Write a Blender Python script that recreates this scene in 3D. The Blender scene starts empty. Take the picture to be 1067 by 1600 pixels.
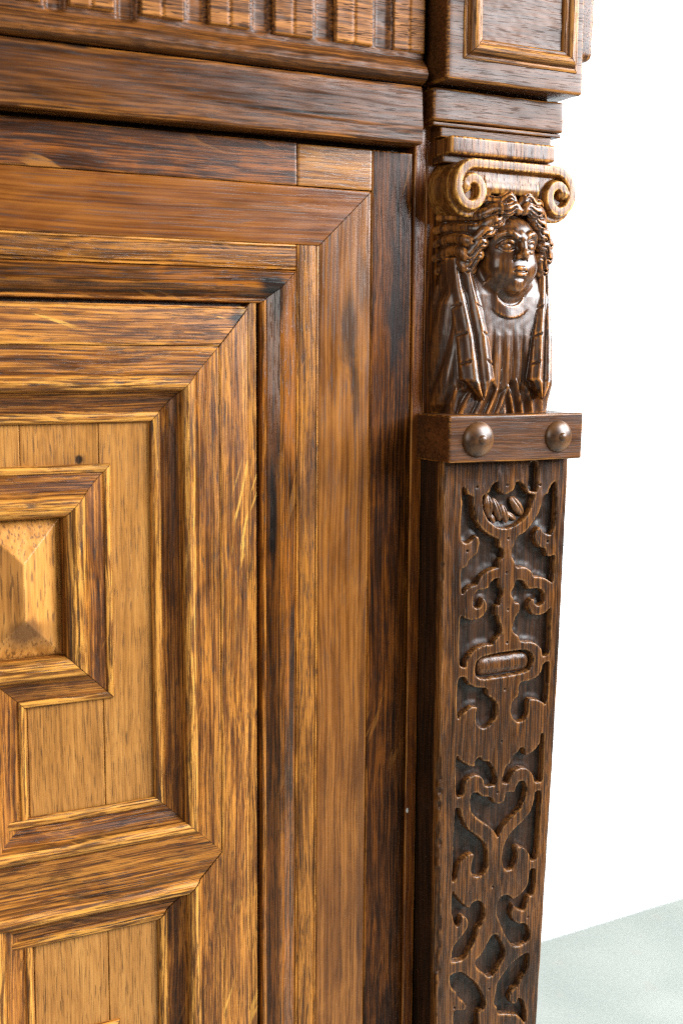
import bpy, bmesh, math, random
import numpy as np
from mathutils import Matrix, Vector, noise as mnoise
random.seed(7); rng = np.random.default_rng(7)
sc = bpy.context.scene
C = sc.collection
R = math.radians

# ------------------------------------------------------------------ camera, light, exposure
cam_d = bpy.data.cameras.new('camera'); cam = bpy.data.objects.new('camera', cam_d); C.objects.link(cam)
cam_d.sensor_fit = 'VERTICAL'; cam_d.sensor_height = 36.0; cam_d.lens = 1900 / 1600 * 36
cam_d.clip_start = 0.02; cam_d.clip_end = 60
CAM = Vector((-0.40, -0.80, 1.05))
_r = (0.8898481, -0.45619712, 0.00738529); _u = (0.05461474, 0.12257271, 0.99095568); _f = (0.45297637, 0.88139668, -0.13398619)
cam.matrix_world = Matrix(((_r[0], _u[0], -_f[0], CAM[0]), (_r[1], _u[1], -_f[1], CAM[1]), (_r[2], _u[2], -_f[2], CAM[2]), (0, 0, 0, 1)))
cam_d.dof.use_dof = True; cam_d.dof.focus_distance = 0.95; cam_d.dof.aperture_fstop = 9.0
sc.camera = cam
sc.cycles.use_denoising = False; sc.cycles.max_bounces = 4; sc.cycles.diffuse_bounces = 3; sc.cycles.glossy_bounces = 2; sc.cycles.sample_clamp_indirect = 3.0
sc.cycles.filter_width = 1.25

world = bpy.data.worlds.new('World'); sc.world = world; world.use_nodes = True
bg = world.node_tree.nodes['Background']; bg.inputs[0].default_value = (0.86, 0.93, 1.0, 1); bg.inputs[1].default_value = 0.05

def area_lamp(name, loc, target, sx, sy, power, col):
    d = bpy.data.lights.new(name, 'AREA'); d.shape = 'RECTANGLE'; d.size = sx; d.size_y = sy; d.energy = power; d.color = col
    o = bpy.data.objects.new(name, d); C.objects.link(o); o.location = loc
    o.rotation_euler = (Vector(target) - Vector(loc)).to_track_quat('-Z', 'Y').to_euler()
    return o
# daylight through a tall window to the right of the cabinet, another behind the photographer's left shoulder
area_lamp('window_light_right', (1.46, -1.28, 1.88), (0.05, 0.0, 1.05), 1.2, 1.25, 122, (0.92, 0.96, 1.0))
area_lamp('window_light_left', (-1.75, -1.5, 1.60), (-0.1, 0.0, 1.0), 1.0, 1.4, 20, (1.0, 0.96, 0.90))
area_lamp('added_wall_light', (2.9, -0.5, 2.1), (1.1, 0.86, 0.6), 1.2, 1.4, 88, (0.96, 0.98, 1.0))  # added lamp with no window behind it, brightens the wall to white
sc.view_settings.view_transform = 'Standard'; sc.view_settings.look = 'None'; sc.view_settings.gamma = 1.0
sc.view_settings.exposure = 0.14

# ------------------------------------------------------------------ helpers
WM = {}
def link(o, M=None, parent=None):
    C.objects.link(o)
    M = M or Matrix.Identity(4)
    WM[o] = M
    if parent is not None:
        o.parent = parent; o.matrix_parent_inverse = WM[parent].inverted()
    o.matrix_basis = M
    return o
def mk_mesh(name, V, Q, attrs=None, smooth=True, sharp=None):
    """V (n,3), Q (m,4) quads -> mesh"""
    V = np.asarray(V, np.float32); Q = np.asarray(Q, np.int32)
    me = bpy.data.meshes.new(name)
    k = Q.shape[1]
    me.vertices.add(len(V)); me.vertices.foreach_set('co', V.ravel())
    me.loops.add(Q.size); me.loops.foreach_set('vertex_index', Q.ravel())
    me.polygons.add(len(Q)); me.polygons.foreach_set('loop_start', np.arange(0, Q.size, k, dtype=np.int32))
    me.polygons.foreach_set('loop_total', np.full(len(Q), k, np.int32))
    me.update(calc_edges=True); me.validate()
    if smooth:
        me.polygons.foreach_set('use_smooth', np.ones(len(me.polygons), bool))
        if sharp: me.set_sharp_from_angle(angle=R(sharp))
    for n, a in (attrs or {}).items():
        at = me.attributes.new(n, 'FLOAT', 'POINT'); at.data.foreach_set('value', np.asarray(a, np.float32))
    return me
def obj(name, me, mat, parent=None, M=None):
    o = bpy.data.objects.new(name, me)
    if mat is not None: me.materials.append(mat)
    return link(o, M, parent)
def curvature_wear(V, Q, gain, it=2):
    """1 on convex worn edges, 0 elsewhere"""
    V = np.asarray(V, np.float64); n = len(V)
    P = V[Q]; fn = np.cross(P[:, 2] - P[:, 0], P[:, 3] - P[:, 1])
    N = np.zeros_like(V)
    for j in range(4): np.add.at(N, Q[:, j], fn)
    N /= np.linalg.norm(N, axis=1)[:, None] + 1e-12
    E = np.concatenate([Q[:, [0, 1]], Q[:, [1, 2]], Q[:, [2, 3]], Q[:, [3, 0]]])
    cnt = np.bincount(E.ravel(), minlength=n).astype(float) + 1e-9
    def avg(A):
        out = np.zeros_like(A)
        np.add.at(out, E[:, 0], A[E[:, 1]]); np.add.at(out, E[:, 1], A[E[:, 0]])
        return out / (cnt[:, None] if A.ndim > 1 else cnt)
    S = V
    for _ in range(it): S = avg(S)
    c = ((V - S) * N).sum(1)
    c = avg(avg(c))
    return np.clip(c * gain, 0, 1)
def smooth01(t): t = np.clip(t, 0, 1); return t * t * (3 - 2 * t)
def wob(x, y, z, s, a): return a * mnoise.noise(Vector((x * s, y * s, z * s)))

# ------------------------------------------------------------------ wood
def wood(name, dark, mid, light, wearc, axis='X', fine=640, broad=95, lf=11, fleck=0.0, pore=0.5, stain=0.4, rough=0.36,
         bump=0.35, contrast=1.0, wear=1.0, vary=0.25, bias=0.0, spec=0.38, fleckc=None, stainc=(0.012, 0.009, 0.008), spots=(), lines=.62):
    dark, mid, light, wearc = [(min(.9, c[0] * 1.14), c[1] * .86, c[2] * .54) for c in (dark, mid, light, wearc)]
    dark = tuple(c * .8 for c in dark)
    m = bpy.data.materials.new(name); m.use_nodes = True
    nt = m.node_tree; N = nt.nodes; L = nt.links
    bs = N['Principled BSDF']
    def nd(t, **kw):
        n = N.new(t)
        for k, v in kw.items(): setattr(n, k, v)
        return n
    def val(op, a, b=None, c=None, clamp=False):
        n = nd('ShaderNodeMath', operation=op, use_clamp=clamp)
        for i, q in enumerate((a, b, c)):
            if q is None: continue
            if isinstance(q, (int, float)): n.inputs[i].default_value = q
            else: L.new(q, n.inputs[i])
        return n.outputs[0]
    def mix(f, a, b):
        n = nd('ShaderNodeMix', data_type='RGBA')
        for s, q in ((n.inputs[0], f), (n.inputs[6], a), (n.inputs[7], b)):
            if isinstance(q, (int, float)): s.default_value = q
            elif isinstance(q, tuple): s.default_value = (*q, 1)
            else: L.new(q, s)
        return n.outputs[2]
    tc = nd('ShaderNodeTexCoord'); oi = nd('ShaderNodeObjectInfo')
    sep = nd('ShaderNodeSeparateXYZ'); L.new(tc.outputs['Object'], sep.inputs[0])
    cmb = nd('ShaderNodeCombineXYZ')
    order = {'X': (0, 1, 2), 'Z': (2, 0, 1), 'Y': (1, 0, 2)}[axis]
    off = val('MULTIPLY', oi.outputs['Random'], 7.3)
    L.new(val('ADD', sep.outputs[order[0]], off), cmb.inputs[0])
    L.new(val('ADD', sep.outputs[order[1]], off), cmb.inputs[1])
    L.new(sep.outputs[order[2]], cmb.inputs[2])
    # gentle waviness of the grain
    wn = nd('ShaderNodeTexNoise'); wn.inputs['Scale'].default_value = 9; wn.inputs['Detail'].default_value = 1
    L.new(cmb.outputs[0], wn.inputs['Vector'])
    vs = nd('ShaderNodeVectorMath', operation='SUBTRACT'); L.new(wn.outputs['Color'], vs.inputs[0]); vs.inputs[1].default_value = (.5, .5, .5)
    vm = nd('ShaderNodeVectorMath', operation='MULTIPLY_ADD'); L.new(vs.outputs[0], vm.inputs[0]); vm.inputs[1].default_value = (0, .006, .006); L.new(cmb.outputs[0], vm.inputs[2])
    P = vm.outputs[0]
    def noise(sx, sy, detail=3, dist=0.0, ro=.55):
        mp = nd('ShaderNodeVectorMath', operation='MULTIPLY'); L.new(P, mp.inputs[0]); mp.inputs[1].default_value = (sx, sy, sy)
        n = nd('ShaderNodeTexNoise'); n.inputs['Scale'].default_value = 1; n.inputs['Detail'].default_value = detail
        n.inputs['Roughness'].default_value = ro; n.inputs['Distortion'].default_value = dist
        L.new(mp.outputs[0], n.inputs['Vector']); return n.outputs['Fac']
    def rng_(v, a, b): 
        n = nd('ShaderNodeMapRange'); n.interpolation_type = 'SMOOTHSTEP'; n.inputs[1].default_value = a; n.inputs[2].default_value = b
        L.new(v, n.inputs[0]); return n.outputs[0]
    n1 = noise(lf * 1.3, fine, 3, .2); n2 = noise(lf * .55, broad, 4, .4); n3 = noise(12, 30, 5, .8, .65); n4 = noise(lf * 2.2, fine * 2.2, 2); n5 = noise(lf * .8, fine * .42, 3, .3)
    g = val('ADD', val('MULTIPLY', n1, .44), val('ADD', val('MULTIPLY', n5, .20), val('ADD', val('MULTIPLY', n2, .12), val('MULTIPLY', n3, .26))))
    g = val('ADD', g, val('MULTIPLY', val('SUBTRACT', oi.outputs['Random'], .5), vary * .16))
    w = .125 / contrast
    g = rng_(val('ADD', g, bias), .5 - w, .5 + w)
    cr = nd('ShaderNodeValToRGB'); e = cr.color_ramp.elements
    e[0].position = 0; e[0].color = (*dark, 1); e[1].position = 1; e[1].color = (*light, 1)
    k = cr.color_ramp.elements.new(.48); k.color = (*mid, 1)
    L.new(g, cr.inputs[0]); col = cr.outputs[0]
    ln_ = rng_(noise(lf * .7, fine * 1.7, 1, .1), .52, .62)                # long thin dark growth lines
    col = mix(val('MULTIPLY', val('MULTIPLY', ln_, rng_(n2, .36, .60)), lines * min(1, pore * 1.3)), col, tuple(c * .55 for c in dark))
    if fleck > 0:
        fs = nd('ShaderNodeSeparateXYZ'); L.new(P, fs.inputs[0]); fc = nd('ShaderNodeCombineXYZ')
        L.new(val('MULTIPLY', fs.outputs[0], 17.0), fc.inputs[0]); L.new(val('MULTIPLY', val('ADD', fs.outputs[1], val('MULTIPLY', fs.outputs[0], .33)), 150.0), fc.inputs[1]); L.new(val('MULTIPLY', fs.outputs[2], 60.0), fc.inputs[2])
        fn = nd('ShaderNodeTexNoise'); fn.inputs['Scale'].default_value = 1; fn.inputs['Detail'].default_value = 2; fn.inputs['Distortion'].default_value = .9; L.new(fc.outputs[0], fn.inputs['Vector'])
        fl = rng_(fn.outputs['Fac'], .60, .66); fm = rng_(noise(8, 20, 2), .50, .62)
        col = mix(val('MULTIPLY', val('MULTIPLY', fl, fm), fleck), col, fleckc or light)
    at = nd('ShaderNodeAttribute', attribute_name='wear')
    wn2 = rng_(val('ADD', val('MULTIPLY', n1, .45), val('MULTIPLY', noise(26, 420, 4, .2, .65), .55)),   .45, .57)
    wf = val('MULTIPLY', val('MULTIPLY', at.outputs['Fac'], val('ADD', val('MULTIPLY', wn2, .94), .06)), wear, clamp=True)
    col = mix(wf, col, wearc)
    # open pores: short dark dashes along the grain
    po = rng_(noise(lf * 6, fine * 1.7, 1), .575, .66)
    col = mix(val('MULTIPLY', po, pore), col, tuple(c * .35 for c in dark))
    # blotchy old stain and grime
    st = rng_(val('ADD', val('MULTIPLY', noise(5, 24, 4, .6, .65), .75), val('MULTIPLY', n1, .25)), .565, .68)
    col = mix(val('MULTIPLY', st, stain), col, stainc)
    for (ux, uy, rx, ry, k_, sc_) in spots:
        # one old burn, spill or painted facet shade with its own ragged outline
        so = [sep.outputs[order[0]], sep.outputs[order[1]]]
        a_ = val('POWER', val('ABSOLUTE', val('DIVIDE', val('SUBTRACT', so[0], ux), rx)), 2.0); b_ = val('POWER', val('ABSOLUTE', val('DIVIDE', val('SUBTRACT', so[1], uy), ry)), 2.0)
        rr_ = val('ADD', val('SQRT', val('ADD', a_, b_)), val('MULTIPLY', val('SUBTRACT', val('ADD', val('MULTIPLY', n3, .6), val('MULTIPLY', n5, .4)), .5), 2.6))
        mr = nd('ShaderNodeMapRange'); mr.interpolation_type = 'SMOOTHSTEP'; mr.inputs[1].default_value = 1.15; mr.inputs[2].default_value = .45; L.new(rr_, mr.inputs[0])
        col = mix(val('MULTIPLY', mr.outputs[0], k_), col, sc_)
    L.new(col, bs.inputs['Base Color'])
    rr = val('ADD', val('MULTIPLY', noise(18, 70, 3), .34), rough - .17)
    rr = val('ADD', rr, val('MULTIPLY', po, .2)); L.new(rr, bs.inputs['Roughness'])
    bs.inputs['Specular IOR Level'].default_value = spec
    b1 = nd('ShaderNodeBump'); b1.inputs['Strength'].default_value = bump; b1.inputs['Distance'].default_value = .0007
    hgt = val('ADD', val('MULTIPLY', n1, .55), val('ADD', val('MULTIPLY', n4, .30), val('ADD', val('MULTIPLY', po, -.5), val('MULTIPLY', n3, .5))))
    L.new(hgt, b1.inputs['Height']); L.new(b1.outputs[0], bs.inputs['Normal'])
    return m
M_gold = wood('oak_moulding', (0.026, 0.011, 0.004), (0.145, 0.058, 0.0135), (0.46, 0.225, 0.052), (0.62, 0.37, 0.1), fleck=0.35, pore=.75, stain=0.6, rough=.34, contrast=0.95, fine=780, broad=150, stainc=(.030, .013, .006))
M_cush = wood('oak_cushion', (0.028, 0.012, 0.0045), (0.165, 0.068, 0.0155), (0.5, 0.255, 0.058), (0.62, 0.37, 0.1), fleck=.9, pore=.75, stain=0.6, rough=.34, fleckc=(.62, .31, .05), contrast=0.95, fine=780, broad=150, stainc=(.030, .013, .006))
M_frame = wood('oak_frame', (0.014, 0.007, 0.0035), (0.0595, 0.0217, 0.0063), (0.234, 0.09, 0.018), (.45, .22, .05), fleck=.75, pore=.6, stain=.75, rough=.33, fleckc=(.34, .13, .022), bump=.16)
M_strip = wood('oak_strip', (0.04, 0.0184, 0.0064), (0.152, 0.068, 0.0168), (0.4, 0.2, 0.045), (.55, .30, .07), fleck=.35, pore=.8, stain=.4, rough=.33, fine=760)
M_ven = wood('veneer_band', (0.045, 0.017, 0.005), (0.125, 0.047, 0.011), (0.24, 0.105, 0.026), (.4, .2, .05), fine=480, broad=34, lf=4, pore=.45, stain=.5, rough=.26, bump=.14, contrast=0.75, lines=0.3)
M_field_k = wood('veneer_field_knot', (0.16, 0.082, 0.026), (0.36, 0.2, 0.07), (0.52, 0.325, 0.13), (.6, .36, .12), fine=900, broad=30, lf=9, pore=0.7, stain=.12, rough=.30, bump=.14, contrast=0.5, stainc=(.14, .055, .014), spots=[(-.109, .0127, .0032, .0026, .95, (.008, .006, .005)), (-.098, .0, .02, .012, .35, (.16, .06, .015))], lines=0.12)
M_field = wood('veneer_field', (0.16, 0.082, 0.026), (0.36, 0.2, 0.07), (0.52, 0.325, 0.13), (.6, .36, .12), fine=900, broad=30, lf=9, pore=0.7, stain=.12, rough=.30, bump=.14, contrast=0.5, stainc=(.14, .055, .014), lines=0.12)
VEN = dict(fine=480, broad=34, lf=5, pore=.45, stain=.35, rough=.24, bump=.10, contrast=.7, lines=.25)
M_ven_r = wood('veneer_band_stained', (0.05, 0.022, 0.008), (0.15, 0.066, 0.019), (0.31, 0.155, 0.048), (.4, .2, .05), **VEN,
               spots=[(-1.062, .0245, .040, .0075, .75, (.022, .018, .016)), (-1.018, .030, .035, .004, .7, (.022, .017, .014)), (-1.10, .036, .03, .006, .5, (.05, .04, .035)), (-.66, .038, .2, .004, .4, (.05, .02, .01))])
OAKF = dict(fleck=.4, pore=.6, rough=.30, spec=.17, fleckc=(.34, .13, .022))
M_bol_r = wood('oak_bolection_stained', (0.0165, 0.0083, 0.0045), (0.0713, 0.0285, 0.0083), (0.252, 0.1035, 0.0216), (.45, .22, .05), stain=.6, **{**OAKF, 'rough': .19, 'spec': .6}, spots=[(-.925, .0085, .060, .0022, .95, (.010, .009, .009)), (-1.085, .012, .02, .006, .8, (.010, .009, .009)), (-.80, .024, .10, .003, .7, (.010, .009, .009))])
M_bol_t = wood('oak_bolection', (0.0165, 0.0083, 0.0045), (0.0713, 0.0285, 0.0083), (0.252, 0.1035, 0.0216), (.45, .22, .05), stain=.6, **{**OAKF, 'rough': .24, 'spec': .4}, spots=[(-.046, .0125, .013, .007, .95, (.010, .009, .009))], bump=.16)
M_frame_r = wood('oak_frame_stained', (0.0117, 0.0059, 0.0033), (0.0455, 0.0169, 0.0052), (0.176, 0.068, 0.0136), (.45, .22, .05), stain=.85, **OAKF, spots=[(-.43, .004, .06, .006, .8, (.010, .009, .009))], bump=.16)
M_cush_t = wood('oak_cushion_top', (0.028, 0.012, 0.0045), (0.165, 0.068, 0.0155), (0.5, 0.255, 0.058), (0.62, 0.37, 0.1), fleck=.9, pore=.75, stain=0.6, rough=.34, fleckc=(.62, .31, .05), spots=[(-.072, .019, .011, .009, .95, (.010, .009, .009))], contrast=0.95, fine=780, broad=150, stainc=(.030, .013, .006))
M_rail = wood('oak_rail', (0.02, 0.009, 0.004), (0.066, 0.027, 0.008), (0.15, 0.066, 0.019), (.34, .16, .04), fine=520, pore=.5, stain=.5, rough=.34, contrast=0.8, spots=[(-.03, .014, .035, .0007, .95, (.006, .005, .004)), (-.185, .0405, .012, .0016, .9, (.006, .005, .004))], bump=.16, spec=0.25)
M_friz = wood('oak_frieze', (0.028, 0.0126, 0.0063), (0.084, 0.0385, 0.014), (0.2125, 0.0935, 0.0255), (.42, .20, .05), pore=.6, stain=.55, rough=0.42, spec=0.25, bump=0.2)
M_tab = wood('oak_tab', (0.05, 0.022, 0.008), (0.2, 0.09, 0.024), (0.36, 0.18, 0.05), (.45, .24, .06), pore=.8, stain=.3, rough=0.5, fine=560, spec=0.2, bump=0.2, wear=0.6)
M_blk = wood('oak_block', (0.0186, 0.0099, 0.0062), (0.0589, 0.0273, 0.0124), (0.1425, 0.066, 0.027), (.50, .26, .06), pore=0.3, stain=.5, rough=0.36, bump=0.14, spec=0.28, contrast=0.65, lines=0.25)
M_blkv = wood('oak_block_upright', (0.0168, 0.0084, 0.0056), (0.049, 0.021, 0.0084), (0.128, 0.056, 0.0208), (.45, .23, .06), axis='Z', pore=.5, stain=.55, rough=.34, bump=0.15, spec=0.28)
M_carve = wood('oak_carved', (0.014, 0.009, 0.007), (0.048, 0.023, 0.012), (0.11, 0.052, 0.022), (0.52, 0.25, 0.065), axis='Z', fine=380, lf=9, pore=.35, stain=.3, rough=.25, bump=.05, wear=1.0, spec=0.6, contrast=0.6, lines=0.25)
M_scroll = wood('oak_scroll', (0.034, 0.017, 0.008), (0.14, 0.066, 0.02), (0.42, 0.23, 0.07), (0.8, 0.52, 0.18), axis='Z', fine=480, lf=12, pore=.5, stain=.4, rough=.30, bump=0.12, contrast=0.6, lines=0.2)
M_stile = wood('oak_stile', (.035, .013, .005), (.13, .046, .012), (.25, .098, .022), (.62, .36, .10), pore=.5, stain=.45, rough=.30)
M_patch = wood('oak_patch', (.06, .028, .010), (.19, .090, .026), (.36, .20, .065), (.45, .25, .09), fine=520, broad=60, pore=.5, stain=.4, rough=.24, bump=.15, spec=.5)
M_bmould = wood('oak_block_moulding', (.028, .013, .006), (.12, .052, .015), (.33, .16, .045), (.52, .30, .085), pore=.6, stain=.6, rough=.42, spec=.3, wear=.8)
M_shell = wood('oak_shell', (.05, .026, .014), (.13, .068, .032), (.22, .12, .055), (.40, .24, .12), axis='Z', fine=480, pore=.3, stain=.2, rough=.25, bump=.1, spec=.6)
M_slab = wood('oak_slab', (.030, .015, .008), (.10, .045, .016), (.30, .15, .045), (.74, .45, .14), axis='Y', fine=420, lf=14, pore=.5, stain=.35, rough=.30, bump=0.15, contrast=0.7, lines=0.25)
M_fret = wood('oak_fretwork', (0.01, 0.0055, 0.0035), (0.052, 0.0235, 0.009), (0.16, 0.074, 0.023), (0.46, 0.26, 0.1), axis='Z', fine=760, lf=7, pore=.75, stain=.5, rough=.32, bump=.4)
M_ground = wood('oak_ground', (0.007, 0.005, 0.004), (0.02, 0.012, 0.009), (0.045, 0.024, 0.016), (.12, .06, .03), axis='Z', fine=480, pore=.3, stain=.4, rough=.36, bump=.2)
M_side = wood('oak_blackened', (.006, .005, .005), (.018, .011, .008), (.055, .026, .013), (.20, .09, .03), axis='Z', fine=480, pore=.5, stain=.7, rough=.36)
M_core = wood('oak_core', (.010, .006, .004), (.03, .015, .007), (.06, .03, .012), (.1, .05, .02), axis='Z')

# ------------------------------------------------------------------ solid builders
def axis_pts(h, r, step):
    inner = h - r
    e = [h, h - .3 * r, h - .65 * r, inner, inner - min(1.2 * r, inner * .4)]
    n = max(2, int(2 * e[-1] / step) + 1)
    mid = list(np.linspace(-e[-1], e[-1], n))
    return np.array([-v for v in e[:-1]] + mid + e[:-1][::-1])
def rbox_mesh(name, dims, r, step=.008, amp=.0003, edge=.4, seed=0):
    """softly worn block, dims = full sizes; its long grain axis is local x"""
    hx, hy, hz = [d / 2 for d in dims]; r = min(r, hx * .8, hy * .8, hz * .8)
    A = [axis_pts(h, r, step) for h in (hx, hy, hz)]
    V = []; Q = []; H = (hx, hy, hz)
    for ax in range(3):
        for sg in (-1, 1):
            b, c = (ax + 1) % 3, (ax + 2) % 3
            B, Cc = np.meshgrid(A[b], A[c], indexing='ij')
            P = np.zeros(B.shape + (3,)); P[..., ax] = sg * H[ax]; P[..., b] = B; P[..., c] = Cc
            o = sum(len(v) for v in V); nb, nc = B.shape
            i = np.arange(nb * nc).reshape(nb, nc) + o
            q = np.stack([i[:-1, :-1], i[1:, :-1], i[1:, 1:], i[:-1, 1:]], -1).reshape(-1, 4)
            V.append(P.reshape(-1, 3)); Q.append(q if sg > 0 else q[:, ::-1])
    V = np.concatenate(V); Q = np.concatenate(Q)
    # weld the shared edge vertices
    key = np.round(V * 1e6).astype(np.int64); _, idx, inv = np.unique(key, axis=0, return_index=True, return_inverse=True)
    V = V[idx]; Q = inv.ravel()[Q]
    inn = np.array([hx - r, hy - r, hz - r]); q = np.clip(V, -inn, inn); d = V - q
    ln = np.linalg.norm(d, axis=1); k = ln > 1e-9
    nz = (np.abs(d) > r * .2).sum(1)
    wear = np.where(nz >= 2, .5, 0.0)
    V[k] = q[k] + d[k] / ln[k][:, None] * r
    if amp:
        for n_ in range(len(V)):
            p = V[n_]; s = Vector((p[0] * 12 + seed * 3.1, p[1] * 45, p[2] * 45))
            s2 = Vector((p[0] * 70 + seed, p[1] * 90, p[2] * 90))
            a = amp * (mnoise.noise(s) + .5 * mnoise.noise(s2)) * (1 + 1.5 * edge * wear[n_])
            V[n_] += (d[n_] / (ln[n_] + 1e-9)) * a if ln[n_] > 1e-9 else 0
    return mk_mesh(name, V, Q, {'wear': wear}, sharp=50)
def place(orient, cx, cy, cz):
    if orient == 'H': return Matrix(((1, 0, 0, cx), (0, 0, -1, cy), (0, 1, 0, cz), (0, 0, 0, 1)))
    return Matrix(((0, 1, 0, cx), (0, 0, -1, cy), (-1, 0, 0, cz), (0, 0, 0, 1)))
def block(name, parent, mat, x0, x1, z0, z1, yf, yb, orient='H', r=.0008, step=.009, amp=.00025, seed=None):
    d = (x1 - x0, z1 - z0, yb - yf) if orient == 'H' else (z1 - z0, x1 - x0, yb - yf)
    me = rbox_mesh(name, d, r, step, amp, seed=random.random() * 50 if seed is None else seed)
    return obj(name, me, mat, parent, place(orient, (x0 + x1) / 2, (yf + yb) / 2, (z0 + z1) / 2))
def catmull(pts, n):
    pts = np.asarray(pts, float); P = np.vstack([2 * pts[0] - pts[1], pts, 2 * pts[-1] - pts[-2]]); out = []
    for i in range(1, len(P) - 2):
        for t in np.arange(n) / n:
            a, b, c, d = P[i - 1], P[i], P[i + 1], P[i + 2]
            out.append(.5 * (2 * b + (c - a) * t + (2 * a - 5 * b + 4 * c - d) * t * t + (3 * b - a - 3 * c + d) * t ** 3))
    out.append(P[-2]); return np.array(out)
def dense(prof, step=.0006):
    out = [prof[0]]
    for a, b in zip(prof[:-1], prof[1:]):
        a = np.array(a, float); b = np.array(b, float); L = np.hypot(*(b - a)[:2]); n = max(1, int(L / step))
        out += [tuple(a + (b - a) * (i + 1) / n) for i in range(n)]
    return np.array(out)
def strip(name, parent, mat, prof, org, along, x0, x1, k0, k1, ss=1.0, hs=1.0, seg=.006, amp=.00022, base=-.006, cap=True):
    """a moulding: profile rows (s, h, wear); runs from x0 to x1 along 'along', mitred by k0/k1; s and h follow the right-hand rule"""
    p = dense(prof); s = p[:, 0] * ss; h = p[:, 1] * hs; w = p[:, 2]
    s = np.concatenate([[s[0]], s, [s[-1]]]); h = np.concatenate([[base], h, [base]]); w = np.concatenate([[0], w, [0]])
    n = max(3, int(abs(x1 - x0) / seg)); t = np.linspace(0, 1, n + 1)
    g = .00030
    S, T = np.meshgrid(s, t); X = (x0 + g + S * k0) * (1 - T) + (x1 - g + S * k1) * T; Hh = np.repeat(h[None], n + 1, 0)
    sd = random.random() * 60
    W = np.repeat(w[None], n + 1, 0).copy()
    for i in range(n + 1):
        for j in range(1, len(s) - 1):
            v = mnoise.noise(Vector((X[i, j] * 14 + sd, s[j] * 160, sd))) + .45 * mnoise.noise(Vector((X[i, j] * 70, s[j] * 500, sd)))
            Hh[i, j] += amp * v; S[i, j] += amp * .6 * mnoise.noise(Vector((X[i, j] * 20, sd, 3.1)))
    V = np.stack([X, S, Hh], -1).reshape(-1, 3); m = len(s); i = np.arange((n + 1) * m).reshape(n + 1, m)
    Q = np.stack([i[:-1, :-1], i[1:, :-1], i[1:, 1:], i[:-1, 1:]], -1).reshape(-1, 4)
    if cap:
        # close both mitred ends with a fan of quads to a base line
        ex = []
        for row, fl in ((0, 1), (n, 0)):
            b = np.array([(X[row, j], S[row, j], base) for j in range(m)]); o = len(V); V = np.vstack([V, b]); ib = np.arange(m) + o
            q = np.stack([i[row, :-1], i[row, 1:], ib[1:], ib[:-1]], -1); ex.append(q if fl else q[:, ::-1])
        Q = np.concatenate([Q] + ex); W = np.concatenate([W.ravel(), np.zeros(2 * m)])
    me = mk_mesh(name, V, Q, {'wear': W.ravel()}, sharp=38)
    return obj(name, me, mat, parent, mould_matrix(org, along))
def mould_matrix(org, along):
    ax = {'+X': (1, 0, 0), '-X': (-1, 0, 0), '+Z': (0, 0, 1), '-Z': (0, 0, -1)}[along]
    x = Vector(ax); z = Vector((0, -1, 0)); y = z.cross(x)
    return Matrix(((x[0], y[0], z[0], org[0]), (x[1], y[1], z[1], org[1]), (x[2], y[2], z[2], org[2]), (0, 0, 0, 1)))
def lathe(name, prof, seg=40):
    prof = np.array(prof); a = np.linspace(0, 2 * math.pi, seg, endpoint=False); n = len(prof)
    V = np.array([(r * math.cos(t), r * math.sin(t), h) for r, h in prof for t in a])
    i = np.arange(n * seg).reshape(n, seg); j = np.roll(i, -1, 1)
    Q = np.stack([i[:-1], j[:-1], j[1:], i[1:]], -1).reshape(-1, 4)
    return mk_mesh(name, V, Q, sharp=60)
def hf_mesh(name, X, Z, Y, mask=None, gain=900, it=3, extra=None):
    """height-field carved in a board: arrays X, Z, Y of one grid (rows along z)"""
    n, m = X.shape; i = np.arange(n * m).reshape(n, m)
    Q = np.stack([i[:-1, :-1], i[:-1, 1:], i[1:, 1:], i[1:, :-1]], -1)
    if mask is not None: Q = Q[mask[:-1, :-1] & mask[1:, 1:] & mask[1:, :-1] & mask[:-1, 1:]]
    Q = Q.reshape(-1, 4); V = np.stack([X, Y, Z], -1).reshape(-1, 3)
    used = np.unique(Q); mp = np.full(len(V), -1); mp[used] = np.arange(len(used)); V = V[used]; Q = mp[Q]
    w = curvature_wear(V, Q, gain, it)
    if extra is not None: w = np.clip(w + extra.ravel()[used], 0, 1)
    return mk_mesh(name, V, Q, {'wear': w})
def vnoise(X, Z, s, seed=0):
    """cheap smooth 2-D value noise in numpy"""
    r = np.random.default_rng(seed); T = r.random((64, 64)) * 2 - 1
    x = X * s; z = Z * s; xi = np.floor(x).astype(int); zi = np.floor(z).astype(int); fx = smooth01(x - xi); fz = smooth01(z - zi)
    g = lambda a, b: T[a % 64, b % 64]
    return (g(xi, zi) * (1 - fx) + g(xi + 1, zi) * fx) * (1 - fz) + (g(xi, zi + 1) * (1 - fx) + g(xi + 1, zi + 1) * fx) * fz

# ------------------------------------------------------------------ the room: white wall, pale floor
def setting(name, V, F, mat):
    me = bpy.data.meshes.new(name); me.from_pydata(V, [], F); o = obj(name, me, mat); o['kind'] = 'structure'; return o
mw = bpy.data.materials.new('white_wall_paint'); mw.use_nodes = True; nt = mw.node_tree; b = nt.nodes['Principled BSDF']
b.inputs['Base Color'].default_value = (.84, .85, .85, 1); b.inputs['Roughness'].default_value = .8
tn = nt.nodes.new('ShaderNodeTexNoise'); tn.inputs['Scale'].default_value = 180; bp = nt.nodes.new('ShaderNodeBump'); bp.inputs['Strength'].default_value = .08
bp.inputs['Distance'].default_value = .002; nt.links.new(tn.outputs['Fac'], bp.inputs['Height']); nt.links.new(bp.outputs[0], b.inputs['Normal'])
mf = bpy.data.materials.new('pale_floor'); mf.use_nodes = True; nt = mf.node_tree; b = nt.nodes['Principled BSDF']
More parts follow.
